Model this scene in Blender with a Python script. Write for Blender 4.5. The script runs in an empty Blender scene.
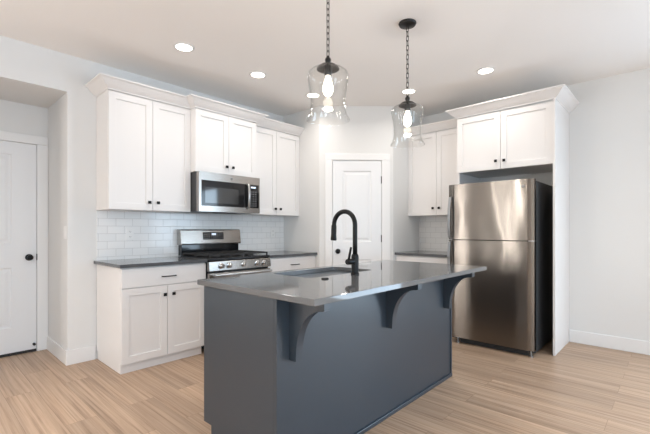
import bpy, bmesh, math
from math import sin, cos, pi, radians
from mathutils import Vector, Matrix

S = bpy.context.scene
COL = S.collection

# ------------------------------------------------------------------ camera, world, light, exposure
cam_data = bpy.data.cameras.new('camera')
cam = bpy.data.objects.new('camera', cam_data); COL.objects.link(cam)
cam.location = (-1.197, -3.981, 1.2013)
cam.rotation_euler = (pi / 2, 0, radians(-47.5))
cam_data.sensor_width = 36.0
cam_data.lens = 384.0 / 650.0 * 36.0
cam_data.shift_y = 12.6 / 650.0
cam_data.clip_start = 0.05
S.camera = cam

S.view_settings.view_transform = 'Standard'
S.view_settings.look = 'None'
S.view_settings.gamma = 1.0
S.view_settings.use_curve_mapping = False
S.view_settings.exposure = 0.06
S.cycles.use_denoising = True
S.cycles.max_bounces = 10
S.cycles.diffuse_bounces = 6
S.cycles.transparent_max_bounces = 16
S.cycles.sample_clamp_indirect = 6.0
S.cycles.caustics_reflective = False
S.cycles.caustics_refractive = False

W = bpy.data.worlds.new('daylight'); S.world = W; W.use_nodes = True
wn = W.node_tree.nodes; wl = W.node_tree.links
sky = wn.new('ShaderNodeTexSky'); sky.sky_type = 'NISHITA'; sky.sun_disc = False
sky.sun_elevation = radians(50); sky.sun_rotation = radians(200)
wl.new(sky.outputs[0], wn['Background'].inputs[0]); wn['Background'].inputs[1].default_value = 0.12

RX0, RX1, RY0, RH = -5.2, 3.618, -8.2, 2.753     # room: left, right, rear, height
WARM = (1.0, 0.93, 0.86)
COOL = (0.62, 0.81, 1.0)

def area(name, loc, rot, sx, sy, power, col, shape='RECTANGLE', spread=180):
    d = bpy.data.lights.new(name, 'AREA'); d.shape = shape; d.size = sx; d.size_y = sy
    d.energy = power; d.color = col; d.spread = radians(spread)
    o = bpy.data.objects.new(name, d); COL.objects.link(o); o.location = loc; o.rotation_euler = rot
    return o

# daylight entering through the rear and right windows; left and stove windows are added
REAR_WINDOWS = [(-4.8, -2.2), (-0.6, 0.8)]
RIGHT_WINDOWS = [(-7.2, -4.7)]
ADDED_LEFT_WINDOWS = [(-6.2, -4.2), (-0.80, -0.62), (-0.32, -0.16)]  # added, unseen: the wide one fills, the slim ones streak the refrigerator
ADDED_STOVE_WINDOWS = [(-2.32, -2.14)]                       # added slim opening, unseen, to streak the refrigerator doors
for a, b in REAR_WINDOWS:
    area('window_daylight', ((a + b) / 2, RY0 + 0.03, 1.45), (radians(90), 0, 0), b - a, 1.7, (50 if a < -2 else 32) * (b - a), COOL)
for a, b in RIGHT_WINDOWS:
    area('window_daylight', (RX1 - 0.03, (a + b) / 2, 1.10), (radians(90), 0, radians(90)), b - a, 2.05, 46 * (b - a), COOL)
for a, b in ADDED_LEFT_WINDOWS:
    area('window_daylight', (RX0 + 0.03, (a + b) / 2, 1.45), (radians(90), 0, radians(-90)), b - a, 1.7, (7 if b - a > 1 else 130) * (b - a), (1.0, 0.96, 0.91))
for a, b in ADDED_STOVE_WINDOWS:
    area('window_daylight', ((a + b) / 2, -0.03, 1.45), (radians(-90), 0, 0), b - a, 1.7, 150 * (b - a), (1.0, 0.96, 0.92))

# unseen fill lamps added at the ceiling, behind and left of the camera
for x, y in ((-2.2, -2.4), (-2.2, -4.6), (-4.0, -3.5), (0.3, -5.6), (2.2, -5.6), (-1.0, -4.9)):
    area('added_ceiling_fill', (x, y, RH - 0.012), (0, 0, 0), 0.14, 0.14, 13, WARM, 'DISK', 150)

# ------------------------------------------------------------------ materials
def new_mat(name):
    m = bpy.data.materials.new(name); m.use_nodes = True
    return m, m.node_tree.nodes, m.node_tree.links, m.node_tree.nodes['Principled BSDF']

def mat(name, col, rough=0.5, metal=0.0, bump=0.0, bscale=200.0, spec=0.5, coat=0.0, vary=0.0):
    m, n, l, p = new_mat(name)
    p.inputs['Base Color'].default_value = (*col, 1); p.inputs['Roughness'].default_value = rough
    p.inputs['Metallic'].default_value = metal; p.inputs['Specular IOR Level'].default_value = spec
    p.inputs['Coat Weight'].default_value = coat
    tc = n.new('ShaderNodeTexCoord')
    if bump:
        t = n.new('ShaderNodeTexNoise'); t.inputs['Scale'].default_value = bscale; t.inputs['Detail'].default_value = 3
        l.new(tc.outputs['Object'], t.inputs['Vector'])
        b = n.new('ShaderNodeBump'); b.inputs['Strength'].default_value = bump; b.inputs['Distance'].default_value = 0.002
        l.new(t.outputs['Fac'], b.inputs['Height']); l.new(b.outputs[0], p.inputs['Normal'])
    if vary:
        t = n.new('ShaderNodeTexNoise'); t.inputs['Scale'].default_value = 60; t.inputs['Detail'].default_value = 6
        l.new(tc.outputs['Object'], t.inputs['Vector'])
        mr = n.new('ShaderNodeMapRange'); mr.inputs[3].default_value = 1 - vary; mr.inputs[4].default_value = 1 + vary
        l.new(t.outputs['Fac'], mr.inputs[0])
        mx = n.new('ShaderNodeMix'); mx.data_type = 'RGBA'; mx.blend_type = 'MULTIPLY'; mx.inputs[0].default_value = 1
        mx.inputs[6].default_value = (*col, 1); l.new(mr.outputs[0], mx.inputs[7]); l.new(mx.outputs[2], p.inputs['Base Color'])
    return m

def emit_mat(name, col, strength):
    m, n, l, p = new_mat(name)
    p.inputs['Base Color'].default_value = (*col, 1)
    p.inputs['Emission Color'].default_value = (*col, 1); p.inputs['Emission Strength'].default_value = strength
    return m

def steel_mat(name, col=(0.60, 0.58, 0.56), rough=0.24, wave=0.0, aniso=0.75):
    m, n, l, p = new_mat(name)
    p.inputs['Base Color'].default_value = (*col, 1); p.inputs['Metallic'].default_value = 1.0
    p.inputs['Roughness'].default_value = rough; p.inputs['Anisotropic'].default_value = aniso
    tg = n.new('ShaderNodeTangent'); tg.direction_type = 'RADIAL'; tg.axis = 'Z'
    l.new(tg.outputs[0], p.inputs['Tangent']); p.inputs['Anisotropic Rotation'].default_value = 0.25
    tc = n.new('ShaderNodeTexCoord')
    mp = n.new('ShaderNodeMapping'); mp.inputs['Scale'].default_value = (6, 6, 900)
    l.new(tc.outputs['Object'], mp.inputs[0])
    t = n.new('ShaderNodeTexNoise'); t.inputs['Scale'].default_value = 1; t.inputs['Detail'].default_value = 2
    l.new(mp.outputs[0], t.inputs['Vector'])
    mr = n.new('ShaderNodeMapRange'); mr.inputs[3].default_value = rough * 0.85; mr.inputs[4].default_value = rough * 1.15
    if not wave:
        l.new(t.outputs['Fac'], mr.inputs[0]); l.new(mr.outputs[0], p.inputs['Roughness'])
    else:
        mp2 = n.new('ShaderNodeMapping'); mp2.inputs['Scale'].default_value = (5.0, 5.0, 2.2)
        l.new(tc.outputs['Object'], mp2.inputs[0])
        t2 = n.new('ShaderNodeTexNoise'); t2.inputs['Scale'].default_value = 1; t2.inputs['Detail'].default_value = 0.5
        l.new(mp2.outputs[0], t2.inputs['Vector'])
        b = n.new('ShaderNodeBump'); b.inputs['Strength'].default_value = 1.0; b.inputs['Distance'].default_value = wave
        l.new(t2.outputs['Fac'], b.inputs['Height']); l.new(b.outputs[0], p.inputs['Normal']); l.new(b.outputs[0], tg.inputs[0]) if False else None
    return m

def clear_glass(name, tint=(1, 1, 1), rough=0.0, boost=1.0, edge=1.0):
    m, n, l, p = new_mat(name); n.remove(p)
    out = n['Material Output']
    tr = n.new('ShaderNodeBsdfTransparent'); tr.inputs[0].default_value = (*tint, 1)
    gl = n.new('ShaderNodeBsdfGlossy'); gl.inputs['Roughness'].default_value = rough; gl.inputs['Color'].default_value = (1, 1, 1, 1)
    fr = n.new('ShaderNodeLayerWeight'); fr.inputs['Blend'].default_value = 0.5      # thin clear pane: same reflectance from both sides
    pw_ = n.new('ShaderNodeMath'); pw_.operation = 'POWER'; pw_.inputs[1].default_value = 5.0; l.new(fr.outputs['Facing'], pw_.inputs[0])
    mu = n.new('ShaderNodeMath'); mu.operation = 'MULTIPLY_ADD'; mu.inputs[1].default_value = 0.6 * boost; mu.inputs[2].default_value = 0.035 * boost; mu.use_clamp = True
    l.new(pw_.outputs[0], mu.inputs[0])
    ed = n.new('ShaderNodeMix'); ed.data_type = 'RGBA'; ed.inputs[6].default_value = (*tint, 1); ed.inputs[7].default_value = tuple(c * edge for c in tint) + (1,)
    p3 = n.new('ShaderNodeMath'); p3.operation = 'POWER'; p3.inputs[1].default_value = 3.0; l.new(fr.outputs['Facing'], p3.inputs[0])
    l.new(p3.outputs[0], ed.inputs[0]); l.new(ed.outputs[2], tr.inputs[0])      # longer path through the glass at grazing angles
    mx = n.new('ShaderNodeMixShader')
    l.new(mu.outputs[0], mx.inputs[0]); l.new(tr.outputs[0], mx.inputs[1]); l.new(gl.outputs[0], mx.inputs[2]); l.new(mx.outputs[0], out.inputs[0])
    return m

def tile_mat(name, axis):
    m, n, l, p = new_mat(name)
    tc = n.new('ShaderNodeTexCoord'); sp = n.new('ShaderNodeSeparateXYZ'); cb = n.new('ShaderNodeCombineXYZ')
    l.new(tc.outputs['Object'], sp.inputs[0])
    ax = n.new('ShaderNodeMath'); ax.operation = 'SUBTRACT'; ax.inputs[1].default_value = 0.09 - 20 * 0.153
    l.new(sp.outputs[axis], ax.inputs[0])
    az = n.new('ShaderNodeMath'); az.operation = 'SUBTRACT'; az.inputs[1].default_value = 1.381 - 20 * 0.0727
    l.new(sp.outputs[2], az.inputs[0])
    l.new(ax.outputs[0], cb.inputs[0]); l.new(az.outputs[0], cb.inputs[1])
    b = n.new('ShaderNodeTexBrick'); b.offset = 0.5; b.offset_frequency = 2
    b.inputs['Scale'].default_value = 1; b.inputs['Mortar Size'].default_value = 0.0018; b.inputs['Mortar Smooth'].default_value = 0.2
    b.inputs['Brick Width'].default_value = 0.153; b.inputs['Row Height'].default_value = 0.0727
    b.inputs['Color1'].default_value = (0.87, 0.87, 0.865, 1); b.inputs['Color2'].default_value = (0.82, 0.83, 0.83, 1)
    b.inputs['Mortar'].default_value = (0.58, 0.58, 0.575, 1)
    l.new(cb.outputs[0], b.inputs['Vector']); l.new(b.outputs['Color'], p.inputs['Base Color'])
    mr = n.new('ShaderNodeMapRange'); mr.inputs[3].default_value = 0.12; mr.inputs[4].default_value = 0.7
    l.new(b.outputs['Fac'], mr.inputs[0]); l.new(mr.outputs[0], p.inputs['Roughness'])
    bp = n.new('ShaderNodeBump'); bp.invert = True; bp.inputs['Distance'].default_value = 0.0015; bp.inputs['Strength'].default_value = 0.6
    l.new(b.outputs['Fac'], bp.inputs['Height']); l.new(bp.outputs[0], p.inputs['Normal'])
    return m

def floor_mat():
    m, n, l, p = new_mat('oak_planks')
    tc = n.new('ShaderNodeTexCoord'); sp = n.new('ShaderNodeSeparateXYZ'); cb = n.new('ShaderNodeCombineXYZ')
    l.new(tc.outputs['Object'], sp.inputs[0]); l.new(sp.outputs[1], cb.inputs[0]); l.new(sp.outputs[0], cb.inputs[1])
    b = n.new('ShaderNodeTexBrick'); b.offset = 0.37; b.offset_frequency = 2; b.squash_frequency = 3; b.squash = 1.0
    b.inputs['Scale'].default_value = 1; b.inputs['Mortar Size'].default_value = 0.0011; b.inputs['Mortar Smooth'].default_value = 0.4
    b.inputs['Brick Width'].default_value = 1.22; b.inputs['Row Height'].default_value = 0.18; b.inputs['Bias'].default_value = 0.0
    b.inputs['Color1'].default_value = (0, 0, 0, 1); b.inputs['Color2'].default_value = (1, 1, 1, 1); b.inputs['Mortar'].default_value = (0.5, 0.5, 0.5, 1)
    l.new(cb.outputs[0], b.inputs['Vector'])
    # per-plank shift of the grain
    rnd = n.new('ShaderNodeSeparateColor'); l.new(b.outputs['Color'], rnd.inputs[0])
    mul = n.new('ShaderNodeMath'); mul.operation = 'MULTIPLY'; mul.inputs[1].default_value = 37.0; l.new(rnd.outputs[0], mul.inputs[0])
    gx = n.new('ShaderNodeCombineXYZ')
    sx = n.new('ShaderNodeMath'); sx.operation = 'MULTIPLY'; sx.inputs[1].default_value = 60.0; l.new(sp.outputs[0], sx.inputs[0])
    sy = n.new('ShaderNodeMath'); sy.operation = 'MULTIPLY'; sy.inputs[1].default_value = 1.1; l.new(sp.outputs[1], sy.inputs[0])
    l.new(sx.outputs[0], gx.inputs[0]); l.new(sy.outputs[0], gx.inputs[1]); l.new(mul.outputs[0], gx.inputs[2])
    g = n.new('ShaderNodeTexNoise'); g.inputs['Scale'].default_value = 1; g.inputs['Detail'].default_value = 7; g.inputs['Roughness'].default_value = 0.62; g.inputs['Distortion'].default_value = 0.25
    l.new(gx.outputs[0], g.inputs['Vector'])
    g2 = n.new('ShaderNodeTexNoise'); g2.inputs['Scale'].default_value = 0.22; g2.inputs['Detail'].default_value = 3
    l.new(gx.outputs[0], g2.inputs['Vector'])
    cr = n.new('ShaderNodeValToRGB'); e = cr.color_ramp.elements
    e[0].position = 0.28; e[0].color = (0.25, 0.163, 0.108, 1); e[1].position = 0.62; e[1].color = (0.53, 0.385, 0.278, 1)
    k = cr.color_ramp.elements.new(0.46); k.color = (0.44, 0.306, 0.21, 1)
    l.new(g.outputs['Fac'], cr.inputs[0])
    mr = n.new('ShaderNodeMapRange'); mr.inputs[3].default_value = 0.86; mr.inputs[4].default_value = 1.10; l.new(rnd.outputs[0], mr.inputs[0])
    mr2 = n.new('ShaderNodeMapRange'); mr2.inputs[1].default_value = 0.3; mr2.inputs[2].default_value = 0.7; mr2.inputs[3].default_value = 0.84; mr2.inputs[4].default_value = 1.10; l.new(g2.outputs['Fac'], mr2.inputs[0])
    mm = n.new('ShaderNodeMath'); mm.operation = 'MULTIPLY'; l.new(mr.outputs[0], mm.inputs[0]); l.new(mr2.outputs[0], mm.inputs[1])
    mx = n.new('ShaderNodeMix'); mx.data_type = 'RGBA'; mx.blend_type = 'MULTIPLY'; mx.inputs[0].default_value = 1
    l.new(cr.outputs[0], mx.inputs[6]); l.new(mm.outputs[0], mx.inputs[7])
    mo = n.new('ShaderNodeMix'); mo.data_type = 'RGBA'; mo.inputs[7].default_value = (0.24, 0.16, 0.10, 1)
    l.new(b.outputs['Fac'], mo.inputs[0]); l.new(mx.outputs[2], mo.inputs[6]); l.new(mo.outputs[2], p.inputs['Base Color'])
    p.inputs['Roughness'].default_value = 0.42; p.inputs['Specular IOR Level'].default_value = 0.4
    bp = n.new('ShaderNodeBump'); bp.inputs['Distance'].default_value = 0.001; bp.inputs['Strength'].default_value = 0.25
    l.new(g.outputs['Fac'], bp.inputs['Height']); l.new(bp.outputs[0], p.inputs['Normal'])
    return m

M = dict(
    wall=mat('wall_paint', (0.74, 0.74, 0.73), 0.75, bump=0.15, bscale=160),
    ceiling=mat('ceiling_paint', (0.90, 0.885, 0.87), 0.85, bump=0.5, bscale=90),
    trim=mat('trim_paint', (0.81, 0.81, 0.805), 0.4),
    cab=mat('white_cabinet_paint', (0.79, 0.775, 0.765), 0.38),
    cabin=mat('cabinet_inside', (0.60, 0.56, 0.50), 0.6),
    door=mat('door_paint', (0.79, 0.80, 0.81), 0.35),
    counter=mat('dark_grey_quartz', (0.095, 0.098, 0.105), 0.12, vary=0.10),
    island_top=mat('grey_quartz', (0.125, 0.128, 0.132), 0.05, vary=0.05, spec=0.7),
    slate=mat('slate_cabinet_paint', (0.031, 0.043, 0.057), 0.30, spec=0.65),
    black=mat('matte_black_metal', (0.006, 0.006, 0.0065), 0.36, spec=0.2),
    blackgloss=mat('black_glass', (0.008, 0.008, 0.009), 0.08),
    enamel=mat('black_enamel', (0.008, 0.008, 0.009), 0.25),
    iron=mat('cast_iron', (0.022, 0.021, 0.021), 0.6, bump=0.3, bscale=300),
    darkgrey=mat('dark_grey_case', (0.032, 0.033, 0.035), 0.42, bump=0.2, bscale=500),
    rubber=mat('rubber', (0.02, 0.02, 0.02), 0.7),
    bronze=mat('dark_bronze', (0.010, 0.008, 0.007), 0.4, metal=0.3),
    steel=steel_mat('brushed_steel', (0.41, 0.385, 0.36), 0.26),
    steeldoor=steel_mat('brushed_steel_door', (0.235, 0.213, 0.192), 0.215, wave=0.0045, aniso=1.0),
    chrome=mat('polished_steel', (0.68, 0.68, 0.68), 0.14, metal=1.0),
    badge=mat('badge_metal', (0.22, 0.22, 0.22), 0.35, metal=1.0),
    handle=mat('satin_steel', (0.45, 0.46, 0.47), 0.3, metal=1.0),
    sink=mat('sink_steel', (0.80, 0.80, 0.80), 0.2, metal=1.0),
    plastic=mat('white_plastic', (0.82, 0.82, 0.81), 0.35),
    slot=mat('slot_dark', (0.05, 0.05, 0.05), 0.6),
    tile=tile_mat('subway_tile', 0), tile_side=tile_mat('subway_tile_side', 1),
    floor=floor_mat(),
    shade=clear_glass('pendant_glass', (0.985, 0.985, 0.98), boost=1.0, edge=0.80),
    pane=clear_glass('window_glass', (1, 1, 1)),
    bulb=emit_mat('lit_bulb', (1.0, 0.90, 0.74), 9.0),
    lamp=emit_mat('lit_lens', (1.0, 0.93, 0.82), 9.0),
    digits=emit_mat('lit_display', (0.75, 0.85, 1.0), 0.6),
    mwglass=mat('dark_window_glass', (0.03, 0.031, 0.032), 0.06, spec=0.9),
)

# ------------------------------------------------------------------ mesh helpers
def box(bm, x0, x1, y0, y1, z0, z1, mtx=None):
    vs = [bm.verts.new(v) for v in ((x0, y0, z0), (x1, y0, z0), (x1, y1, z0), (x0, y1, z0), (x0, y0, z1), (x1, y0, z1), (x1, y1, z1), (x0, y1, z1))]
    for f in ((3, 2, 1, 0), (4, 5, 6, 7), (0, 1, 5, 4), (1, 2, 6, 5), (2, 3, 7, 6), (3, 0, 4, 7)):
        bm.faces.new([vs[i] for i in f])
    if mtx: bmesh.ops.transform(bm, matrix=mtx, verts=vs)
    return vs

def prism(bm, pts, a, b, axis='x'):
    """extrude a 2D outline between a and b along an axis (x: pts are (y,z); y: (x,z); z: (x,y))"""
    def P(p, t):
        return {'x': (t, p[0], p[1]), 'y': (p[0], t, p[1]), 'z': (p[0], p[1], t)}[axis]
    A = [bm.verts.new(P(p, a)) for p in pts]; B = [bm.verts.new(P(p, b)) for p in pts]
    n = len(pts)
    for i in range(n):
        bm.faces.new((A[i], A[(i + 1) % n], B[(i + 1) % n], B[i]))
    bm.faces.new(A[::-1]); bm.faces.new(B)
    bmesh.ops.recalc_face_normals(bm, faces=bm.faces)
    return A + B

def lathe(bm, prof, seg=32, origin=(0, 0, 0), axis='z', close=False):
    """revolve (r, h) pairs round an axis"""
    rings = []
    def P(r, h, t):
        c, s = r * cos(t), r * sin(t)
        v = {'z': (c, s, h), 'y': (c, h, s), 'x': (h, c, s)}[axis]
        return Vector(v) + Vector(origin)
    for r, h in prof:
        if r < 1e-6: rings.append([bm.verts.new(P(0, h, 0))])
        else: rings.append([bm.verts.new(P(r, h, 2 * pi * k / seg)) for k in range(seg)])
    pairs = list(zip(rings, rings[1:])) + ([(rings[-1], rings[0])] if close else [])
    for A, B in pairs:
        for k in range(seg):
            k2 = (k + 1) % seg
            if len(A) == 1 and len(B) == 1: continue
            if len(A) == 1: bm.faces.new((A[0], B[k2], B[k]))
            elif len(B) == 1: bm.faces.new((A[k], A[k2], B[0]))
            else: bm.faces.new((A[k], A[k2], B[k2], B[k]))
    bmesh.ops.recalc_face_normals(bm, faces=bm.faces)

def tube(bm, pts, rad, seg=14, caps=True, closed=False):
    pts = [Vector(p) for p in pts]; n = len(pts)
    rad = rad if isinstance(rad, (list, tuple)) else [rad] * n
    rings = []; up = None
    for i, p in enumerate(pts):
        a = pts[(i - 1) % n] if (closed or i > 0) else p; b = pts[(i + 1) % n] if (closed or i < n - 1) else p
        t = (b - a).normalized()
        if up is None:
            up = t.orthogonal().normalized()
        up = (up - t * up.dot(t)).normalized(); s = t.cross(up)
        rings.append([bm.verts.new(p + (up * cos(2 * pi * k / seg) + s * sin(2 * pi * k / seg)) * rad[i]) for k in range(seg)])
    pr = list(zip(rings, rings[1:])) + ([(rings[-1], rings[0])] if closed else [])
    for A, B in pr:
        for k in range(seg):
            bm.faces.new((A[k], A[(k + 1) % seg], B[(k + 1) % seg], B[k]))
    if caps and not closed:
        bm.faces.new(rings[0][::-1]); bm.faces.new(rings[-1])
    bmesh.ops.recalc_face_normals(bm, faces=bm.faces)

def obj(name, bm, m, parent=None, bevel=0.0, smooth=False, seg=2):
    me = bpy.data.meshes.new(name); bm.to_mesh(me); bm.free()
    me.materials.append(M[m] if isinstance(m, str) else m)
    o = bpy.data.objects.new(name, me); COL.objects.link(o)
    if parent: o.parent = parent
    if smooth:
        for p in me.polygons: p.use_smooth = True
    if bevel:
        b = o.modifiers.new('edge', 'BEVEL'); b.width = bevel; b.segments = seg; b.limit_method = 'ANGLE'; b.angle_limit = radians(40)
    return o

def smooth_angle(o, ang=35):
    """shade smooth with sharp edges above an angle"""
    me = o.data
    bm = bmesh.new(); bm.from_mesh(me)
    for e in bm.edges:
        e.smooth = len(e.link_faces) == 2 and e.calc_face_angle(0) < radians(ang)
    for f in bm.faces: f.smooth = True
    bm.to_mesh(me); bm.free()
    return o

def B(*boxes):
    bm = bmesh.new()
    for b in boxes: box(bm, *b)
    return bm

def tag(o, label, cat, group=None):
    o['label'] = label; o['category'] = cat
    if group: o['group'] = group
    return o

def thing(name, label, cat, loc=(0, 0, 0), rz=0.0, group=None):
    o = bpy.data.objects.new(name, None); COL.objects.link(o)
    o.location = loc; o.rotation_euler = (0, 0, rz); o.empty_display_size = 0.1
    return tag(o, label, cat, group)

def struct(name, bm, m, parent=None, bevel=0.0, label=None):
    o = obj(name, bm, m, parent, bevel)
    if parent is None: o['kind'] = 'structure'
    if label: o['label'] = label
    return o

def copy_tree(o, parent=None):
    c = o.copy(); COL.objects.link(c)
    if parent: c.parent = parent
    for ch in list(o.children): copy_tree(ch, c)
    return c

# ------------------------------------------------------------------ room shell
T = 0.12
struct('floor', B((RX0 - T, RX1 + T, RY0 - T, 0.9, -0.05, 0.0)), 'floor', label='light oak plank flooring running towards the stove wall')
struct('ceiling', B((RX0 - T, RX1 + T, RY0 - T, T, RH, RH + 0.1)), 'ceiling', label='flat lightly textured off-white ceiling')
OX0, OX1, OH, OD = -1.42, -0.2295, 2.424, 0.699      # alcove opening with the entry door
struct('wall_stove', B((OX1, RX1 + T, 0, T, 0, RH), (OX0, OX1, 0, T, OH, RH), (RX0 - T, -2.32, 0, T, 0, RH), (-2.14, OX0, 0, T, 0, RH), (-2.32, -2.14, 0, T, 0, 0.6), (-2.32, -2.14, 0, T, 2.3, RH)), 'wall', label='white painted wall carrying the stove and cabinets')
struct('wall_alcove', B((OX1, OX1 + 0.1, T, OD + T, 0, OH + 0.1), (OX0 - 0.1, OX0, T, OD + T, 0, OH + 0.1),
                        (OX0, OX1, OD, OD + T, 2.06, OH), (OX0, -1.16, OD, OD + T, 0, 2.06), (-0.318, OX1, OD, OD + T, 0, 2.06), (OX0, OX1, T, OD + T, OH, OH + 0.1)), 'wall')
# pantry corner: two stubs and a diagonal wall with the door opening
P1 = Vector((2.303, -0.68, 0)); P2 = Vector((2.944, -1.35, 0))
tv = (P2 - P1).normalized(); nv = Vector((tv.y, -tv.x, 0))          # nv points to the room
if nv.x > 0: nv = -nv
DL = (P2 - P1).length
PM = Matrix(((tv.x, -nv.x, 0, P1.x), (tv.y, -nv.y, 0, P1.y), (0, 0, 1, 0), (0, 0, 0, 1)))   # local x along wall, local -y to the room
DS0, DS1, DH = 0.160, 0.782, 2.075
bm = bmesh.new(); box(bm, 2.303, 2.403, -0.68, 0, 0, RH)
struct('wall_pantry_left', bm, 'wall')
bm = bmesh.new(); box(bm, 2.944, RX1, -1.35, -1.25, 0, RH)
struct('wall_pantry_right', bm, 'wall')
bm = bmesh.new()
for a in ((0, DS0, 0, 0.1, 0, RH), (DS1, DL, 0, 0.1, 0, RH), (DS0, DS1, 0, 0.1, DH, RH)): box(bm, *a, mtx=PM)
struct('wall_pantry_front', bm, 'wall')

def holed_wall(name, axis, pos, lo, hi, wins, z0=0.6, z1=2.3):
    parts = []; c = lo
    for a, b in wins:
        parts += [(c, a, 0, RH), (a, b, 0, z0), (a, b, z1, RH)]; c = b
    parts.append((c, hi, 0, RH))
    bm = bmesh.new()
    for a, b, u, v in parts:
        if axis == 'y': box(bm, a, b, pos - T, pos, u, v)
        else: box(bm, pos - T, pos, a, b, u, v)
    return struct(name, bm, 'wall')
holed_wall('wall_rear', 'y', RY0, RX0 - T, RX1, REAR_WINDOWS)
holed_wall('wall_left', 'x', RX0, RY0, 0, ADDED_LEFT_WINDOWS)
holed_wall('wall_right', 'x', RX1 + T, RY0 - T, 0, RIGHT_WINDOWS, 0.06, 2.14)['label'] = 'plain white wall right of the refrigerator'
k = 0
for axis, pos, wins, z0, z1 in (('y', RY0, REAR_WINDOWS, 0.6, 2.3), ('x', RX0, ADDED_LEFT_WINDOWS, 0.6, 2.3), ('x', RX1 + 0.14, RIGHT_WINDOWS, 0.06, 2.14), ('y', 0.14, ADDED_STOVE_WINDOWS, 0.6, 2.3)):  # frames for all openings; left and stove-wall ones are added for their light
    for a, b in wins:
        k += 1
        w = min(0.05, (b - a) * 0.15); bars = [(a, a + w, z0, z1), (b - w, b, z0, z1), (a, b, z0, z0 + 0.05), (a, b, z1 - 0.05, z1)]
        f = bmesh.new(); g = bmesh.new()
        for p, q, u, v in bars:
            if axis == 'y': box(f, p, q, pos - 0.1, pos - 0.04, u, v)
            else: box(f, pos - 0.1, pos - 0.04, p, q, u, v)
        if axis == 'y': box(g, a + w, b - w, pos - 0.075, pos - 0.065, z0 + 0.05, z1 - 0.05)
        else: box(g, pos - 0.075, pos - 0.065, a + w, b - w, z0 + 0.05, z1 - 0.05)
        fo = struct('window_%d' % k, f, 'trim'); obj('pane', g, 'pane', fo)

def baseboard(name, segs):
    bm = bmesh.new()
    for s in segs:
        box(bm, *s)
    return struct(name, bm, 'trim', bevel=0.003)
bt = 0.014
baseboard('baseboard_stove', [(OX1 - bt, -0.012, -bt, 0, 0, 0.13)])
baseboard('baseboard_alcove', [(OX1 - bt, OX1, 0, OD - 0.018, 0, 0.13)])
baseboard('baseboard_right', [(RX1 - bt, RX1, RY0, -3.13, 0, 0.13)])
baseboard('baseboard_outer', [(RX0, OX0, -bt, 0, 0, 0.13), (RX0, RX0 + bt, RY0, -bt, 0, 0.13)])

# backsplash tile
o = struct('wall_backsplash_stove', B((0.0, 2.303, -0.007, 0.0, 0.912, 1.384)), 'tile', label='white subway tile backsplash behind the range')
o = struct('wall_backsplash_corner', B((RX1 - 0.007, RX1, -2.15, -1.35, 0.912, 1.384)), 'tile_side', label='white tile backsplash beside the refrigerator')

# ------------------------------------------------------------------ panelled doors (structure)
def panel_door_bm(w, h, t, panels, rec=0.008):
    """front towards -y; raised-panel doors: frame with sunk panels and a raised field"""
    bm = bmesh.new()
    xs = [0.0]; 
    x0 = panels[0][0]; x1 = panels[0][1]
    zs = sorted(set([0.0, h] + [z for p in panels for z in p[2:]]))
    # frame cells
    for i in range(len(zs) - 1):
        a, b = zs[i], zs[i + 1]
        is_panel = any(abs(p[2] - a) < 1e-6 and abs(p[3] - b) < 1e-6 for p in panels)
        box(bm, 0, x0, -t, 0, a, b); box(bm, x1, w, -t, 0, a, b)
        if not is_panel:
            box(bm, x0, x1, -t, 0, a, b)
        else:
            # sloped moulding down to a sunk field, then raised centre
            def ring(i0, y):
                return [bm.verts.new(v) for v in ((x0 + i0, y, a + i0), (x1 - i0, y, a + i0), (x1 - i0, y, b - i0), (x0 + i0, y, b - i0))]
            R = [ring(0, -t), ring(0.012, -t + rec), ring(0.03, -t + rec), ring(0.05, -t + rec * 0.35)]
            for A, C in zip(R, R[1:]):
                for k in range(4): bm.faces.new((A[k], A[(k + 1) % 4], C[(k + 1) % 4], C[k]))
            bm.faces.new(R[-1])
    bmesh.ops.remove_doubles(bm, verts=bm.verts, dist=1e-5)
    return bm

def round_knob(parent, x, y, z, r=0.027):
    bm = bmesh.new()
    lathe(bm, [(0, 0), (0.032, 0), (0.032, -0.006), (0.013, -0.012), (0.012, -0.032), (0.022, -0.038), (r, -0.05), (r * 0.92, -0.062), (0.012, -0.068), (0, -0.068)], 28, (x, y, z), 'y')
    return smooth_angle(obj('door_knob', bm, 'black', parent))

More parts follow.
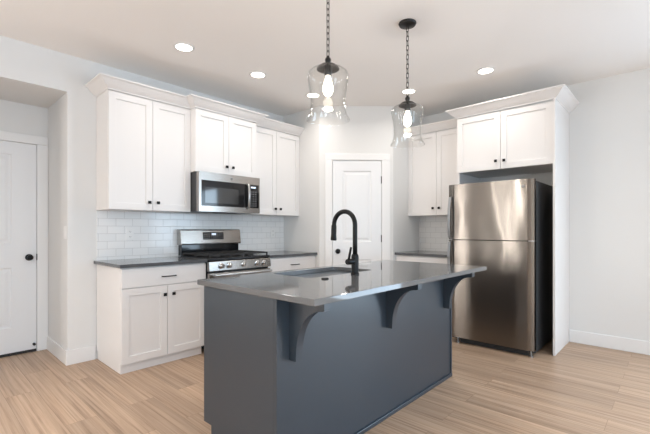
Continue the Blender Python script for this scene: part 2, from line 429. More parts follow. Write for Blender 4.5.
def door_unit(name, mtx, w, h, dx0, panels, knob_x, hinge_x, casl, casr, cas_h, label, hinges):
    root = bpy.data.objects.new(name, None); COL.objects.link(root); root.matrix_world = mtx
    root['kind'] = 'structure'; root['label'] = label; root['category'] = 'door'
    leaf = obj('leaf', panel_door_bm(w, h, 0.035, panels), 'door', root, bevel=0.0)
    leaf.location = (dx0, 0.03, 0.008)
    # casing: two legs and a head standing proud of the wall
    f = bmesh.new()
    box(f, dx0 - casl, dx0 - 0.004, -0.018, 0.0, 0, h + 0.012); box(f, dx0 + w + 0.004, dx0 + w + casr, -0.018, 0.0, 0, h + 0.012)
    box(f, dx0 - casl, dx0 + w + casr, -0.018, 0.0, h + 0.012, cas_h)
    obj('casing', f, 'trim', root, bevel=0.004)
    j = bmesh.new()
    box(j, dx0 - 0.012, dx0 - 0.003, 0.0, 0.1, 0, h + 0.014); box(j, dx0 + w + 0.003, dx0 + w + 0.012, 0.0, 0.1, 0, h + 0.014)
    box(j, dx0 - 0.012, dx0 + w + 0.012, 0.0, 0.1, h + 0.011, h + 0.02)
    box(j, dx0 - 0.003, dx0 + w + 0.003, 0.032, 0.045, 0, h + 0.011)
    obj('jamb', j, 'trim', root)
    round_knob(root, dx0 + knob_x, -0.005, 0.93)
    if hinges:
        for z in hinges:
            hb = bmesh.new(); lathe(hb, [(0, -0.045), (0.007, -0.045), (0.007, 0.045), (0, 0.045)], 12, (hinge_x, -0.008, z))
            box(hb, hinge_x - 0.006, hinge_x + 0.012, -0.0065, -0.003, z - 0.043, z + 0.043)
            obj('hinge', hb, 'black', root)
    return root

pw = DS1 - DS0 - 0.010
door_unit('door_1', PM, pw, 2.06, DS0 + 0.005, [(0.125, pw - 0.125, 0.22, 0.82), (0.125, pw - 0.125, 1.04, 1.93)], 0.066, DS0 + 0.005 + pw + 0.002,
          0.095, 0.110, 2.150, 'white two-panel corner pantry door with black knob', (1.825, 1.089, 0.30))
r = door_unit('door_2', Matrix.Translation((0, OD, 0)), 0.815, 2.03, -1.14, [(0.17, 0.625, 0.255, 0.83), (0.17, 0.625, 1.06, 1.915)], 0.757, 0,
          0.1, 0.094, 2.128, 'white two-panel door inside the alcove at left', None)
b = obj('door_sweep', B((-1.14, -0.326, -0.012, 0.03, 0.002, 0.026)), 'rubber', r)
b = obj('latch_plate', B((-0.3245, -0.3195, -0.0195, -0.002, 0.90, 0.96)), 'black', r)
bm = bmesh.new(); lathe(bm, [(0, 0), (0.012, 0), (0.012, -0.03), (0, -0.034)], 14, (-0.345, -0.005, 0.075), 'y'); obj('door_bumper', bm, 'rubber', r)

# ------------------------------------------------------------------ shaker cabinets
def shaker_bm(w, h, t=0.02, st=0.06, rec=0.012):
    bm = bmesh.new()
    o_ = [(0, 0), (w, 0), (w, h), (0, h)]; i_ = [(st, st), (w - st, st), (w - st, h - st), (st, h - st)]
    F = [bm.verts.new((x, -t, z)) for x, z in o_]; I = [bm.verts.new((x, -t, z)) for x, z in i_]
    R = [bm.verts.new((x, -t + rec, z)) for x, z in i_]; K = [bm.verts.new((x, 0, z)) for x, z in o_]
    for k in range(4):
        j = (k + 1) % 4
        bm.faces.new((F[k], F[j], I[j], I[k])); bm.faces.new((I[k], I[j], R[j], R[k])); bm.faces.new((F[j], F[k], K[k], K[j]))
    bm.faces.new(R); bm.faces.new(K[::-1])
    bmesh.ops.recalc_face_normals(bm, faces=bm.faces)
    return bm

def square_knob(parent, x, y, z, s=0.0135):
    bm = bmesh.new()
    lathe(bm, [(0, 0), (0.006, 0), (0.006, -0.016), (0, -0.016)], 12, (x, y, z), 'y')
    box(bm, x - s, x + s, y - 0.026, y - 0.014, z - s, z + s)
    return obj('knob', bm, 'black', parent, bevel=0.0015)

def bar_pull(parent, x, y, z, L=0.135):
    bm = bmesh.new()
    pts = [(x - L / 2 + 0.006, y, z), (x - L / 2 + 0.006, y - 0.022, z), (x - L / 2 + 0.014, y - 0.028, z), (x, y - 0.031, z), (x + L / 2 - 0.014, y - 0.028, z), (x + L / 2 - 0.006, y - 0.022, z), (x + L / 2 - 0.006, y, z)]
    tube(bm, pts, 0.0048, 10)
    return obj('handle', bm, 'black', parent, smooth=True)

def shaker_door(parent, x0, x1, z0, z1, y, knob=None, m='cab', st=0.06):
    d = obj('door', shaker_bm(x1 - x0, z1 - z0, st=st), m, parent, bevel=0.0012); d.location = (x0, y + 0.02, z0)
    if knob: square_knob(d, knob[0] - x0, -0.02, knob[1] - z0)
    return d

CROWN = [(0.0, 0.0), (0.006, 0.0), (0.008, 0.010), (0.016, 0.014), (0.030, 0.024), (0.046, 0.038), (0.062, 0.055), (0.076, 0.070), (0.088, 0.076), (0.096, 0.080), (0.096, 0.090), (0.0, 0.090)]
def crown(parent, path, z):
    """path: list of ((x,y), (ox,oy)); the profile runs out along (ox,oy)"""
    bm = bmesh.new(); rings = []
    for (x, y), (ox, oy) in path:
        rings.append([bm.verts.new((x + ox * a, y + oy * a, z + h)) for a, h in CROWN])
    n = len(CROWN)
    for A, C in zip(rings, rings[1:]):
        for k in range(n): bm.faces.new((A[k], A[(k + 1) % n], C[(k + 1) % n], C[k]))
    bm.faces.new(rings[0]); bm.faces.new(rings[-1][::-1])
    bmesh.ops.recalc_face_normals(bm, faces=bm.faces)
    return obj('crown_molding', bm, 'cab', parent)

def upper_cabinet(label, loc, rz, w, d, z0, z1, knob_z, split, path, knob_dx=(0.036, 0.045), group=None, crown_z=None, hollow=False):
    t = thing('upper_cabinet', label, 'cabinet', loc, rz, group)
    obj('body', B((0.0, w, -d + 0.021, -0.001, z0, z1)), 'cab', t, bevel=0.001)
    g = 0.002
    shaker_door(t, g, split - g, z0 + 0.002, z1 - 0.008, -d, (split - knob_dx[0], knob_z))
    shaker_door(t, split + g, w - g, z0 + 0.002, z1 - 0.008, -d, (split + knob_dx[1], knob_z))
    crown(t, path, crown_z or z1)
    return t

ZB, ZT, UD, UD2 = 1.381, 2.431, 0.316, 0.410
W1, W2, XC = 0.7705, 0.762, 2.303
upper_cabinet('white two-door upper cabinet, first from the alcove, left of the microwave', (0, 0, 0), 0, W1, UD, ZB, ZT, 1.457, 0.385,
              [((0, -0.001), (-1, 0)), ((0, -UD), (-1, -1)), ((W1, -UD), (-1, -1))])
upper_cabinet('shorter white upper cabinet directly above the microwave', (W1, 0, 0), 0, W2, UD2, 1.790, ZT, 1.873, 0.391,
              [((0, -UD), (-1, -1)), ((0, -UD2), (-1, -1)), ((W2, -UD2), (1, -1)), ((W2, -UD), (1, -1))], (0.033, 0.045))
w3 = XC - W1 - W2
upper_cabinet('white two-door upper cabinet between the microwave and the pantry corner', (W1 + W2, 0, 0), 0, w3, UD, ZB, ZT, 1.457, 0.380,
              [((0, -UD), (1, -1)), ((w3, -UD), (0, -1))], (0.026, 0.054))
w4 = 0.800
upper_cabinet('white upper cabinet between the pantry corner and the refrigerator', (RX1, -1.35, 0), -pi / 2, w4, 0.314, ZB, 2.436, 1.472, 0.402,
              [((0, -0.314), (0, -1)), ((w4, -0.314), (-1, -1))], (0.04, 0.042))
# refrigerator enclosure: over-fridge cabinet with a tall panel at each side
wf = 0.954; fd = 0.619; FZ = 2.448
t = thing('refrigerator_cabinet', 'deep white cabinet above the refrigerator with tall side panels', 'cabinet', (RX1, -2.153, 0), -pi / 2)
obj('body', B((0.02, wf, -fd + 0.021, -0.001, 1.8365, FZ)), 'cab', t, bevel=0.001)
obj('side_panel', B((0.0, 0.019, -fd + 0.021, -0.001, 0, FZ)), 'cab', t, bevel=0.001)
obj('side_panel', B((wf + 0.001, wf + 0.021, -0.6435, -0.001, 0, FZ)), 'cab', t, bevel=0.001)
shaker_door(t, 0.002, 0.465, 1.8385, FZ - 0.008, -fd, (0.425, 1.922))
shaker_door(t, 0.469, wf - 0.003, 1.8385, FZ - 0.008, -fd, (0.508, 1.920))
crown(t, [((0, -0.314), (-1, -1)), ((0, -fd), (-1, -1)), ((wf + 0.021, -fd - 0.022), (1, -1)), ((wf + 0.021, -0.001), (1, 0))], FZ)

def base_cabinet(label, loc, rz, w, pull_x, split, knobs, left_toe=False):
    t = thing('base_cabinet', label, 'cabinet', loc, rz)
    d = 0.615
    obj('body', B((0.0, w, -d + 0.021, -0.009, 0.08, 0.884)), 'cab', t, bevel=0.001)
    dr = obj('drawer', B((0.002, w - 0.002, -d, -d + 0.02, 0.712, 0.874)), 'cab', t, bevel=0.0015)
    bar_pull(dr, pull_x, -d, 0.787)
    shaker_door(t, 0.002, split - 0.002, 0.082, 0.706, -d, (split - 0.028, 0.625) if knobs else None)
    shaker_door(t, split + 0.002, w - 0.002, 0.082, 0.706, -d, (split + 0.051, 0.625) if knobs else None)
    obj('toe_board', B((0.005, w - 0.03, -d + 0.034, -0.012, 0.0, 0.0795)), 'cab', t)
    return t
base_cabinet('white base cabinet with drawer and two doors, left of the range', (0, 0, 0), 0, 0.769, 0.398, 0.387, True, True)
base_cabinet('white base cabinet between the range and the pantry corner', (1.535, 0, 0), 0, XC - 1.536, 0.405, 0.385, True)
base_cabinet('white base cabinet between the pantry corner and the refrigerator', (RX1, -1.352, 0), -pi / 2, 0.798, 0.40, 0.40, True)

def slab(name, x0, x1, y0, y1, label, z0=0.885, z1=0.914, loc=(0, 0, 0), rz=0):
    o = obj(name, B((x0, x1, y0, y1, z0, z1)), 'counter', None, bevel=0.002)
    o.location = loc; o.rotation_euler = (0, 0, rz)
    return tag(o, label, 'countertop')
slab('countertop', -0.025, 0.769, -0.645, -0.008, 'dark grey quartz countertop left of the range')
slab('countertop', 1.535, XC - 0.001, -0.645, -0.008, 'dark grey quartz countertop right of the range, reaching the pantry corner')
slab('countertop', 0.002, 0.799, -0.645, -0.008, 'dark grey quartz countertop beside the refrigerator', loc=(RX1, -1.35, 0), rz=-pi / 2)

# ------------------------------------------------------------------ island
IX0, IX1, IY0, IY1 = -0.065, 1.873, -1.946, -2.884       # slab
BX0, BX1, BY0, BY1 = -0.037, 1.829, -1.972, -2.614       # cabinet body
isl = thing('kitchen_island', 'slate grey kitchen island with three curved corbels, under the overhanging counter', 'kitchen island', ((BX0 + BX1) / 2, (BY0 + BY1) / 2, 0))
ox, oy = isl.location.x, isl.location.y
def IB(*bx): return B(*[(a - ox, b - ox, c - oy, d - oy, e, f) for a, b, c, d, e, f in bx])
obj('body', IB((BX0 + 0.02, BX1 - 0.02, BY1 + 0.02, BY0, 0.10, 0.884)), 'slate', isl)
obj('toe_board', IB((BX0 + 0.02, BX1 - 0.02, BY1 + 0.03, BY0 - 0.075, 0.0, 0.10)), 'slate', isl)
def end_panel(x):
    bm = bmesh.new()
    pts = [(BY1 + 0.0195 - oy, 0.0), (BY1 + 0.0195 - oy, 0.884), (BY0 - oy, 0.884), (BY0 - oy, 0.10), (BY0 - 0.078 - oy, 0.10), (BY0 - 0.078 - oy, 0.0)]
    prism(bm, pts, x - ox, x + 0.019 - ox, 'x')
    return obj('end_panel', bm, 'slate', isl, bevel=0.001)
end_panel(BX0); end_panel(BX1 - 0.019)
obj('back_panel', IB((BX0, BX1, BY1, BY1 + 0.019, 0.0, 0.884)), 'slate', isl, bevel=0.001)
obj('shoe_molding', IB((BX0, BX1, BY1 - 0.011, BY1 - 0.0005, 0.0, 0.028)), 'slate', isl, bevel=0.004)
obj('corner_strip', IB((BX1 - 0.022, BX1, BY1 - 0.008, BY1 - 0.0005, 0.0285, 0.884)), 'slate', isl, bevel=0.002)
for cx in (0.041, 0.868, 1.690):
    bm = bmesh.new()
    pts = [(0, 0.884), (-0.228, 0.884), (-0.228, 0.843)]
    for k in range(0, 19):
        a = pi / 2 + (pi / 2) * k / 18
        pts.append((-0.214 - 0.166 * cos(a), 0.612 + 0.226 * sin(a)))
    pts += [(-0.046, 0.590), (-0.046, 0.578), (0, 0.578)]
    prism(bm, [(p[0] + BY1 - oy - 0.0005, p[1]) for p in pts], cx - ox, cx + 0.044 - ox, 'x')
    smooth_angle(obj('corbel', bm, 'slate', isl), 25)

def round_rect(x0, x1, y0, y1, r, n=7):
    pts = []
    for cx, cy, a0 in ((x1 - r, y1 - r, 0), (x0 + r, y1 - r, pi / 2), (x0 + r, y0 + r, pi), (x1 - r, y0 + r, 3 * pi / 2)):
        for k in range(n + 1):
            a = a0 + (pi / 2) * k / n
            pts.append((cx + r * cos(a), cy + r * sin(a)))
    return pts
SX0, SX1, SY0, SY1 = 0.417, 1.061, -2.387, -2.021
bm = bmesh.new()
outer = [(IX0, IY1), (IX1, IY1), (IX1, IY0), (IX0, IY0)]
inner = round_rect(SX0, SX1, SY0, SY1, 0.045)
E_ = []
for loop in (outer, inner):
    vs = [bm.verts.new((x, y, 0.885)) for x, y in loop]
    E_ += [bm.edges.new((vs[i], vs[(i + 1) % len(vs)])) for i in range(len(vs))]
bmesh.ops.triangle_fill(bm, use_beauty=True, edges=E_)
r_ = bmesh.ops.extrude_face_region(bm, geom=list(bm.faces))
bmesh.ops.translate(bm, vec=(0, 0, 0.029), verts=[g for g in r_['geom'] if isinstance(g, bmesh.types.BMVert)])
bmesh.ops.recalc_face_normals(bm, faces=bm.faces)
tag(obj('island_countertop', bm, 'island_top', None, bevel=0.002), 'polished grey quartz island countertop with cutout for the sink', 'countertop')

sk = thing('kitchen_sink', 'stainless steel undermount sink set in the island countertop', 'sink', ((SX0 + SX1) / 2, (SY0 + SY1) / 2, 0.884))
bm = bmesh.new(); rings = []
hx, hy = (SX1 - SX0) / 2, (SY1 - SY0) / 2
for grow, r, z in ((0.025, 0.06, -0.0005), (0.003, 0.047, -0.0005), (0.003, 0.047, -0.004), (-0.002, 0.045, -0.17), (-0.008, 0.045, -0.19), (-0.03, 0.045, -0.202)):
    rings.append([bm.verts.new((x, y, z)) for x, y in round_rect(-hx - grow, hx + grow, -hy - grow, hy + grow, r)])
n = len(rings[0])
for A, C in zip(rings, rings[1:]):
    for k in range(n): bm.faces.new((A[k], A[(k + 1) % n], C[(k + 1) % n], C[k]))
bm.faces.new(rings[-1])
bmesh.ops.recalc_face_normals(bm, faces=bm.faces)
for f in bm.faces: f.normal_flip()
smooth_angle(obj('bowl', bm, 'sink', sk), 30)
bm = bmesh.new(); lathe(bm, [(0.0, 0.002), (0.03, 0.002), (0.042, 0.004), (0.045, 0.0), (0, 0)], 28, (0, 0.03, -0.2018)); smooth_angle(obj('drain', bm, 'chrome', sk))

fx, fy, fz = 0.744, -2.463, 0.914
fc = thing('faucet', 'matte black gooseneck pull-down faucet standing on the island behind the sink', 'faucet', (fx, fy, fz))
bm = bmesh.new(); lathe(bm, [(0, 0), (0.027, 0), (0.027, 0.008), (0.0235, 0.012), (0.0235, 0.118), (0.019, 0.13), (0, 0.13)], 28); smooth_angle(obj('base', bm, 'black', fc))
bm = bmesh.new()
pts = [(0, 0, 0.125), (0, 0, 0.2), (0, 0, 0.29)]
R_ = 0.089; zc = 0.317
pts += [(0, R_ - R_ * cos(a), zc + R_ * sin(a)) for a in [pi * k / 18 for k in range(0, 19)]]
pts += [(0, 2 * R_ + 0.001, zc - 0.012)]
tube(bm, pts, 0.0152, 16); obj('spout', bm, 'black', fc, smooth=True)
bm = bmesh.new(); tube(bm, [(0, 0.179, 0.318), (0, 0.179, 0.312), (0, 0.181, 0.255), (0, 0.1825, 0.222), (0, 0.183, 0.215)], [0.0152, 0.018, 0.018, 0.0205, 0.019], 18)
smooth_angle(obj('spray_head', bm, 'black', fc))
bm = bmesh.new(); lathe(bm, [(0, -0.02), (0.019, -0.02), (0.019, -0.074), (0.015, -0.082), (0, -0.082)], 20, (0, 0, 0.085), 'x'); hb = smooth_angle(obj('handle_hub', bm, 'black', fc))
bm = bmesh.new(); tube(bm, [(-0.066, 0, 0.09), (-0.06, -0.004, 0.13), (-0.048, -0.006, 0.176)], [0.0085, 0.0078, 0.0070], 12); obj('lever', bm, 'black', hb, smooth=True)
bm = bmesh.new(); lathe(bm, [(0, 0), (0.022, 0), (0.022, 0.004), (0.019, 0.007), (0, 0.007)], 28)
o = smooth_angle(obj('sink_button', bm, 'black')); o.location = (0.45, -2.472, 0.9142)
tag(o, 'small round black button on the island countertop left of the faucet', 'button')

# ------------------------------------------------------------------ gas range
rg = thing('gas_range', 'stainless steel gas range with black grates below the microwave', 'stove', (0.773, 0, 0))
RW = 0.758
obj('body', B((0.004, RW - 0.004, -0.625, -0.012, 0.03, 0.895)), 'enamel', rg, bevel=0.003)
obj('cooktop', B((0.0, RW, -0.655, -0.085, 0.8955, 0.921)), 'enamel', rg, bevel=0.005)
# control panel, slightly tilted
bm = bmesh.new(); prism(bm, [(-0.627, 0.795), (-0.672, 0.797), (-0.660, 0.888), (-0.627, 0.892)], 0.0, RW, 'x'); cp = obj('control_panel', bm, 'steel', rg, bevel=0.003)
for kx in (0.135, 0.225, 0.400, 0.572, 0.660):
    bm = bmesh.new()
    lathe(bm, [(0, 0), (0.029, 0), (0.029, -0.007), (0.0215, -0.010), (0.020, -0.033), (0.017, -0.037), (0, -0.037)], 26, (kx, -0.666, 0.843), 'y')
    kn = smooth_angle(obj('burner_knob', bm, 'chrome', rg))
    obj('grip', B((kx - 0.005, kx + 0.005, -0.712, -0.702, 0.824, 0.862)), 'chrome', kn, bevel=0.002)
# oven door with glass and handle
od = obj('oven_door', B((0.003, RW - 0.003, -0.665, -0.627, 0.20, 0.775)), 'steel', rg, bevel=0.004)
obj('oven_window', B((0.10, RW - 0.10, -0.668, -0.6655, 0.33, 0.66)), 'blackgloss', od, bevel=0.001)
bm = bmesh.new(); tube(bm, [(0.03, -0.718, 0.757), (RW - 0.03, -0.718, 0.757)], 0.0135, 16)
for hx_ in (0.05, RW - 0.05): box(bm, hx_ - 0.012, hx_ + 0.012, -0.716, -0.664, 0.748, 0.766)
obj('oven_handle', bm, 'handle', od, bevel=0.002)
obj('storage_drawer', B((0.003, RW - 0.003, -0.660, -0.627, 0.055, 0.194)), 'steel', rg, bevel=0.003)
for lx in (0.05, RW - 0.05):
    for ly in (-0.57, -0.06):
        bm = bmesh.new(); lathe(bm, [(0, 0), (0.018, 0), (0.018, 0.03), (0, 0.03)], 14, (lx, ly, 0)); obj('leg', bm, 'rubber', rg)
# backguard: black riser and slanted stainless console
obj('riser', B((0.018, RW - 0.018, -0.082, -0.012, 0.921, 1.045)), 'blackgloss', rg, bevel=0.002)
bm = bmesh.new(); prism(bm, [(-0.012, 1.036), (-0.104, 1.036), (-0.108, 1.05), (-0.088, 1.195), (-0.078, 1.203), (-0.012, 1.203)], 0.0, RW, 'x')
bg = obj('backguard', bm, 'steel', rg, bevel=0.004)
def slant(y0z, z): return -0.108 + (z - 1.05) / (1.195 - 1.05) * 0.020
bm = bmesh.new(); prism(bm, [(slant(0, 1.09), 1.09), (slant(0, 1.09) - 0.002, 1.09), (slant(0, 1.172) - 0.002, 1.172), (slant(0, 1.172), 1.172)], 0.262, 0.522, 'x')
dp = obj('clock_display', bm, 'blackgloss', bg)
bm = bmesh.new(); prism(bm, [(slant(0, 1.14) - 0.0021, 1.14), (slant(0, 1.14) - 0.0026, 1.14), (slant(0, 1.16) - 0.0026, 1.16), (slant(0, 1.16) - 0.0021, 1.16)], 0.37, 0.425, 'x')
obj('clock_light', bm, 'digits', dp)
bm = bmesh.new()
for r_i, z in enumerate((1.105, 1.128, 1.150)):
    for c in range(9):
        x = 0.275 + c * 0.0275
        if r_i == 2 and 0.355 < x < 0.44: continue
        y = slant(0, z) - 0.0022
        box(bm, x, x + 0.014, y - 0.0006, y + 0.0006, z - 0.0035, z + 0.0035)
obj('touch_buttons', bm, mat('button_print', (0.30, 0.30, 0.31), 0.5), dp)
# burners and grates
for bx_, by_ in ((0.17, -0.20), (0.17, -0.50), (0.38, -0.35), (0.588, -0.20), (0.588, -0.50)):
    bm = bmesh.new(); lathe(bm, [(0, 0), (0.05, 0), (0.048, 0.012), (0.036, 0.014), (0.036, 0.021), (0, 0.022)], 24, (bx_, by_, 0.9212)); smooth_angle(obj('burner', bm, 'iron', rg))
for g0, g1 in ((0.018, 0.262), (0.266, 0.492), (0.496, 0.740)):
    bm = bmesh.new(); zt, zb_, w = 0.957, 0.941, 0.0065
    for x in (g0 + w, (g0 + g1) / 2, g1 - w):
        box(bm, x - w, x + w, -0.635, -0.10, zb_, zt)
    for y in (-0.628, -0.50, -0.365, -0.23, -0.108):
        box(bm, g0, g1, y - w, y + w, zb_ + 0.001, zt - 0.001)
    for x in (g0 + w, g1 - w):
        for y in (-0.628, -0.365, -0.108): box(bm, x - w, x + w, y - w, y + w, 0.9212, zb_ + 0.002)
    obj('grate', bm, 'iron', rg)

# ------------------------------------------------------------------ over-the-range microwave
mw = thing('microwave', 'stainless steel over-the-range microwave mounted below the short upper cabinet', 'microwave', (0.775, 0, 1.385))
MW, MH, MD = 0.755, 0.402, 0.472
obj('case', B((0.0, MW, -MD + 0.05, -0.009, 0.012, MH)), 'darkgrey', mw, bevel=0.003)
dw = 0.590
bm = bmesh.new(); F0 = -MD; 
# door frame with window opening and top band
box(bm, 0.0, MW, F0, F0 + 0.049, 0.318, MH - 0.001); box(bm, 0.0, MW, F0, F0 + 0.049, 0.0, 0.058)
box(bm, 0.0, 0.026, F0, F0 + 0.049, 0.058, 0.318); box(bm, MW - 0.014, MW, F0, F0 + 0.049, 0.058, 0.318)
dr = obj('door', bm, 'steel', mw)
obj('door_glass', B((0.0265, dw - 0.002, F0 + 0.002, F0 + 0.048, 0.0585, 0.3175)), 'blackgloss', dr)
obj('window', B((0.068, 0.468, F0 + 0.0008, F0 + 0.0018, 0.088, 0.250)), 'mwglass', dr)
bm = bmesh.new(); tube(bm, [(dw - 0.006, F0 - 0.004, 0.055), (dw - 0.006, F0 - 0.030, 0.068), (dw - 0.006, F0 - 0.036, 0.19), (dw - 0.006, F0 - 0.030, 0.305), (dw - 0.006, F0 - 0.004, 0.318)], 0.0125, 16)
obj('handle', bm, 'handle', dr, smooth=True)
cpn = obj('control_panel', B((dw + 0.012, MW - 0.0145, F0 + 0.001, F0 + 0.048, 0.0585, 0.3175)), 'blackgloss', mw)
bm = bmesh.new()
for r_i in range(7):
    for c in range(3):
        x = dw + 0.034 + c * 0.033; z = 0.078 + r_i * 0.026
        box(bm, x, x + 0.018, F0 + 0.0002, F0 + 0.0009, z, z + 0.009)
obj('keypad', bm, mat('key_print', (0.22, 0.22, 0.23), 0.5), cpn)
obj('clock_light', B((dw + 0.045, dw + 0.110, F0 + 0.0002, F0 + 0.0009, 0.279, 0.296)), 'digits', cpn)
bm = bmesh.new(); box(bm, 0.01, MW - 0.01, -MD + 0.06, -0.02, 0.004, 0.0118); obj('vent_plate', bm, 'darkgrey', mw)
bm = bmesh.new(); box(bm, 0.28, 0.50, -MD + 0.10, -MD + 0.22, -0.006, 0.0038); obj('grease_filter', bm, 'slot', mw, bevel=0.003)
def badge(parent, mtx, r=0.013):
    bm = bmesh.new(); lathe(bm, [(0, 0), (r, 0), (r, -0.0015), (r * 0.9, -0.0025), (0, -0.0025)], 28, (0, 0, 0), 'y')
    # ring and flourish inside the disc
    tube(bm, [(r * 0.72 * cos(a), -0.0028, r * 0.72 * sin(a)) for a in [2 * pi * k / 24 for k in range(24)]], r * 0.06, 6, closed=True)
    for s in (-1, 1):
        tube(bm, [(s * r * 0.30 + r * 0.22 * cos(a), -0.0028, r * 0.35 * sin(a)) for a in [2 * pi * k / 16 for k in range(13)]], r * 0.06, 6)
    o = obj('badge', bm, 'badge', parent); o.matrix_local = mtx
    return o
badge(dr, Matrix.Translation((0.381, F0, 0.357)), 0.014)

# ------------------------------------------------------------------ refrigerator
FX = 2.75; FY0, FY1 = -2.168, -3.002; FW = FY0 - FY1
fr = thing('refrigerator', 'tall stainless steel top-freezer refrigerator standing in the white enclosure', 'refrigerator', (RX1, FY0, 0), -pi / 2)
DPT = RX1 - FX                                            # front plane at local y = -DPT
obj('case', B((0.006, FW - 0.006, -DPT + 0.075, -0.05, 0.03, 1.668)), 'darkgrey', fr, bevel=0.004)
obj('gasket', B((0.014, FW - 0.014, -DPT + 0.063, -DPT + 0.0745, 0.075, 1.66)), 'rubber', fr)
def steel_door_bm(z0, z1):
    """slightly bowed steel front with folded edges"""
    bm = bmesh.new(); n = 24; A = []; C = []
    pts = []
    for k in range(n + 1):
        u = k / n; x = FW * u
        bow = 0.004 * (1 - (2 * u - 1) ** 2)
        e = min(u, 1 - u) * FW
        rnd = 0.010 * max(0, 1 - e / 0.012) ** 2
        pts.append((x, -DPT - bow + rnd))
    pts += [(FW, -DPT + 0.062), (0.0, -DPT + 0.062)]
    prism(bm, pts, z0, z1, 'z')
    return bm
fz_ = obj('freezer_door', steel_door_bm(1.098, 1.680), 'steeldoor', fr); smooth_angle(fz_, 30)
rd = obj('refrigerator_door', steel_door_bm(0.062, 1.090), 'steeldoor', fr); smooth_angle(rd, 30)
def fridge_handle(parent, z0, z1):
    bm = bmesh.new()
    x = 0.030; y = -DPT
    up = z1 > z0
    pts = [(x, y - 0.002, z0), (x - 0.004, y - 0.040, z0 + (0.012 if up else -0.012)), (x - 0.006, y - 0.052, z0 + (z1 - z0) * 0.25), (x - 0.005, y - 0.046, z0 + (z1 - z0) * 0.7), (x, y - 0.028, z1), (x, y - 0.002, z1 + (0.006 if up else -0.006))]
    # flat bar swept along the points
    rings = []
    for p in pts:
        rings.append([bm.verts.new((p[0] + a, p[1] + b, p[2])) for a, b in ((-0.013, -0.006), (0.013, -0.010), (0.013, 0.008), (-0.013, 0.008))])
    for A, C in zip(rings, rings[1:]):
        for k in range(4): bm.faces.new((A[k], A[(k + 1) % 4], C[(k + 1) % 4], C[k]))
    bm.faces.new(rings[0][::-1]); bm.faces.new(rings[-1])
    bmesh.ops.recalc_face_normals(bm, faces=bm.faces)
    return obj('handle', bm, 'handle', parent, bevel=0.004, seg=3)
fridge_handle(fz_, 1.106, 1.545); fridge_handle(rd, 1.082, 0.52)
badge(fz_, Matrix.Translation((FW - 0.095, -DPT - 0.0015, 1.612)), 0.015)
obj('middle_hinge', B((FW - 0.05, FW + 0.004, -DPT + 0.004, -DPT + 0.07, 1.0905, 1.0975)), 'handle', fr, bevel=0.001)
obj('toe_grille', B((0.115, FW - 0.06, -DPT + 0.030, -DPT + 0.074, 0.010, 0.0605)), 'rubber', fr)
for lx in (0.09, FW - 0.035):
    bm = bmesh.new(); lathe(bm, [(0, 0), (0.02, 0), (0.02, 0.012), (0.008, 0.016), (0.008, 0.061), (0, 0.061)], 16, (lx, -DPT + 0.035, 0)); obj('leg', bm, 'handle', fr)
for lx in (0.06, FW - 0.06):
    bm = bmesh.new(); lathe(bm, [(0, 0), (0.02, 0), (0.02, 0.03), (0, 0.03)], 16, (lx, -0.12, 0)); obj('leg', bm, 'rubber', fr)

# ------------------------------------------------------------------ pendants
def make_pendant(label, x, y):
    p = thing('pendant_lamp', label, 'pendant lamp', (x, y, RH), 0, 'clear glass pendants over the island')
    bm = bmesh.new(); lathe(bm, [(0, 0), (0.064, 0), (0.066, -0.006), (0.060, -0.018), (0.030, -0.026), (0.012, -0.030), (0, -0.030)], 36); smooth_angle(obj('canopy', bm, 'bronze', p))
    # chain from the canopy loop to the cap
    top, bot = -0.030, -0.552
    L = 0.043; n = int((top - bot) / (L - 0.0095)); pitch = (top - bot) / n
    bm = bmesh.new()
    for i in range(n):
        zc = top - pitch * (i + 0.5); pts = []
        for k in range(16):
            a = 2 * pi * k / 16
            h = (L / 2 - 0.0085) * (1 if sin(a) > 0 else -1) + 0.0085 * sin(a); w = 0.0088 * cos(a)
            pts.append((w, 0, zc + h) if i % 2 else (0, w, zc + h))
        tube(bm, pts, 0.0024, 6, closed=True)
    obj('chain', bm, 'bronze', p, smooth=True)
    # turned finial and dome cap
    bm = bmesh.new(); lathe(bm, [(0, -0.545), (0.007, -0.545), (0.008, -0.553), (0.016, -0.560), (0.0185, -0.570), (0.014, -0.581), (0.013, -0.587), (0.026, -0.592), (0.046, -0.600), (0.062, -0.613), (0.066, -0.622), (0.062, -0.622), (0.045, -0.606), (0.0, -0.600)], 36); smooth_angle(obj('cap', bm, 'bronze', p), 50)
    bm = bmesh.new(); lathe(bm, [(0, -0.602), (0.021, -0.602), (0.021, -0.655), (0.017, -0.660), (0, -0.660)], 24); smooth_angle(obj('socket', bm, 'bronze', p))
    bm = bmesh.new(); lathe(bm, [(0, -0.661), (0.012, -0.661), (0.014, -0.672), (0.022, -0.695), (0.0295, -0.722), (0.031, -0.738), (0.027, -0.757), (0.016, -0.772), (0, -0.778)], 24); smooth_angle(obj('bulb', bm, 'bulb', p), 80)
    prof = [(0.060, -0.619), (0.078, -0.622), (0.100, -0.631), (0.114, -0.643), (0.1205, -0.658), (0.120, -0.680), (0.114, -0.715), (0.106, -0.755), (0.101, -0.795), (0.101, -0.830), (0.106, -0.865), (0.116, -0.895), (0.125, -0.909), (0.1285, -0.914), (0.1275, -0.917)]
    full = prof + [(r - 0.003, h - 0.0005) for r, h in prof[::-1]]
    bm = bmesh.new(); lathe(bm, full, 56, close=True); smooth_angle(obj('glass_shade', bm, 'shade', p), 60)
    return p
for lab, x in (('clear bell glass pendant hanging nearer the camera, over the left of the island', 0.457), ('clear bell glass pendant with its round canopy in view, hanging farther back', 1.348)):
    make_pendant(lab, x, -2.489)
    d = bpy.data.lights.new('pendant_glow', 'POINT'); d.energy = 6; d.color = WARM; d.shadow_soft_size = 0.03
    o = bpy.data.objects.new('pendant_glow', d); COL.objects.link(o); o.location = (x, -2.489, RH - 0.80)

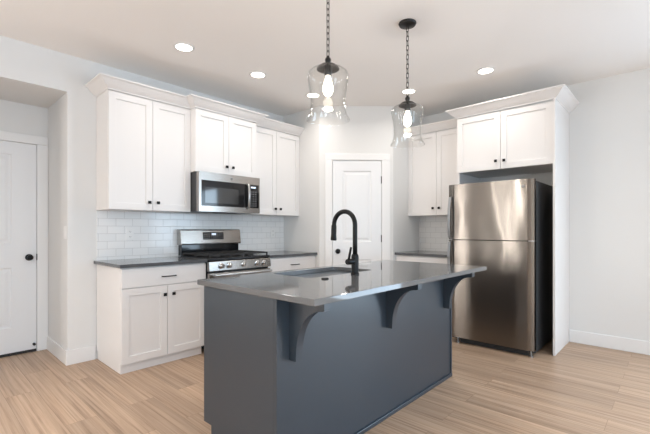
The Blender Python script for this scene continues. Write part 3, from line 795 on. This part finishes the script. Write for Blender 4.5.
# ------------------------------------------------------------------ recessed ceiling lights
RL = [('recessed ceiling light farthest left, above the first upper cabinet', 0.397, -0.896), ('recessed ceiling light in front of the microwave cabinet, second from left', 1.181, -0.893),
      ('recessed ceiling light seen through the nearer glass pendant', 1.973, -0.890), ('recessed ceiling light seen just above the farther pendant cap', 2.606, -1.768),
      ('recessed ceiling light in front of the refrigerator cabinet', 2.619, -2.606)]
proto = None
for lab, x, y in RL:
    if proto is None:
        r0 = thing('recessed_light', lab, 'ceiling light', (x, y, RH), 0, 'recessed ceiling lights'); proto = r0
        bm = bmesh.new(); lathe(bm, [(0.066, -0.0005), (0.088, -0.0005), (0.088, -0.004), (0.074, -0.010), (0.066, -0.008)], 40, close=True); smooth_angle(obj('trim_ring', bm, 'plastic', r0), 40)
        bm = bmesh.new(); lathe(bm, [(0, -0.001), (0.0655, -0.001), (0.0655, -0.005), (0.04, -0.0075), (0, -0.008)], 40); smooth_angle(obj('lens', bm, 'lamp', r0), 40)
    else:
        r0 = copy_tree(proto); r0.location = (x, y, RH); r0['label'] = lab
    area('recessed_glow', (x, y, RH - 0.012), (0, 0, 0), 0.12, 0.12, 3.4, WARM, 'DISK', 150)

# ------------------------------------------------------------------ outlets and switch
def cover_plate(name, label, cat, loc, rz, kind):
    t = thing(name, label, cat, loc, rz)
    pl = obj('cover_plate', B((-0.035, 0.035, -0.006, 0.0, -0.057, 0.057)), 'plastic', t, bevel=0.002)
    if kind == 'outlet':
        for dz in (0.026, -0.026):
            s = obj('socket', B((-0.017, 0.017, -0.0085, -0.0062, dz - 0.014, dz + 0.014)), 'plastic', t, bevel=0.002)
            obj('slots', B((-0.008, -0.0055, -0.009, -0.0086, dz - 0.003, dz + 0.006), (0.0055, 0.008, -0.009, -0.0086, dz - 0.003, dz + 0.005), (-0.002, 0.002, -0.009, -0.0086, dz - 0.0095, dz - 0.006)), 'slot', s)
    else:
        obj('rocker', B((-0.016, 0.016, -0.0095, -0.0062, -0.033, 0.033)), 'plastic', t, bevel=0.002)
    return t
cover_plate('outlet', 'white outlet on the tile backsplash left of the range', 'outlet', (0.293, -0.0072, 1.157), 0, 'outlet')
cover_plate('outlet', 'white outlet on the tile backsplash right of the range, near the pantry corner', 'outlet', (2.105, -0.0072, 1.157), 0, 'outlet')
cover_plate('light_switch', 'white light switch on the alcove side wall', 'light switch', (OX1 - 0.0002, 0.065, 1.175), -pi / 2, 'switch')
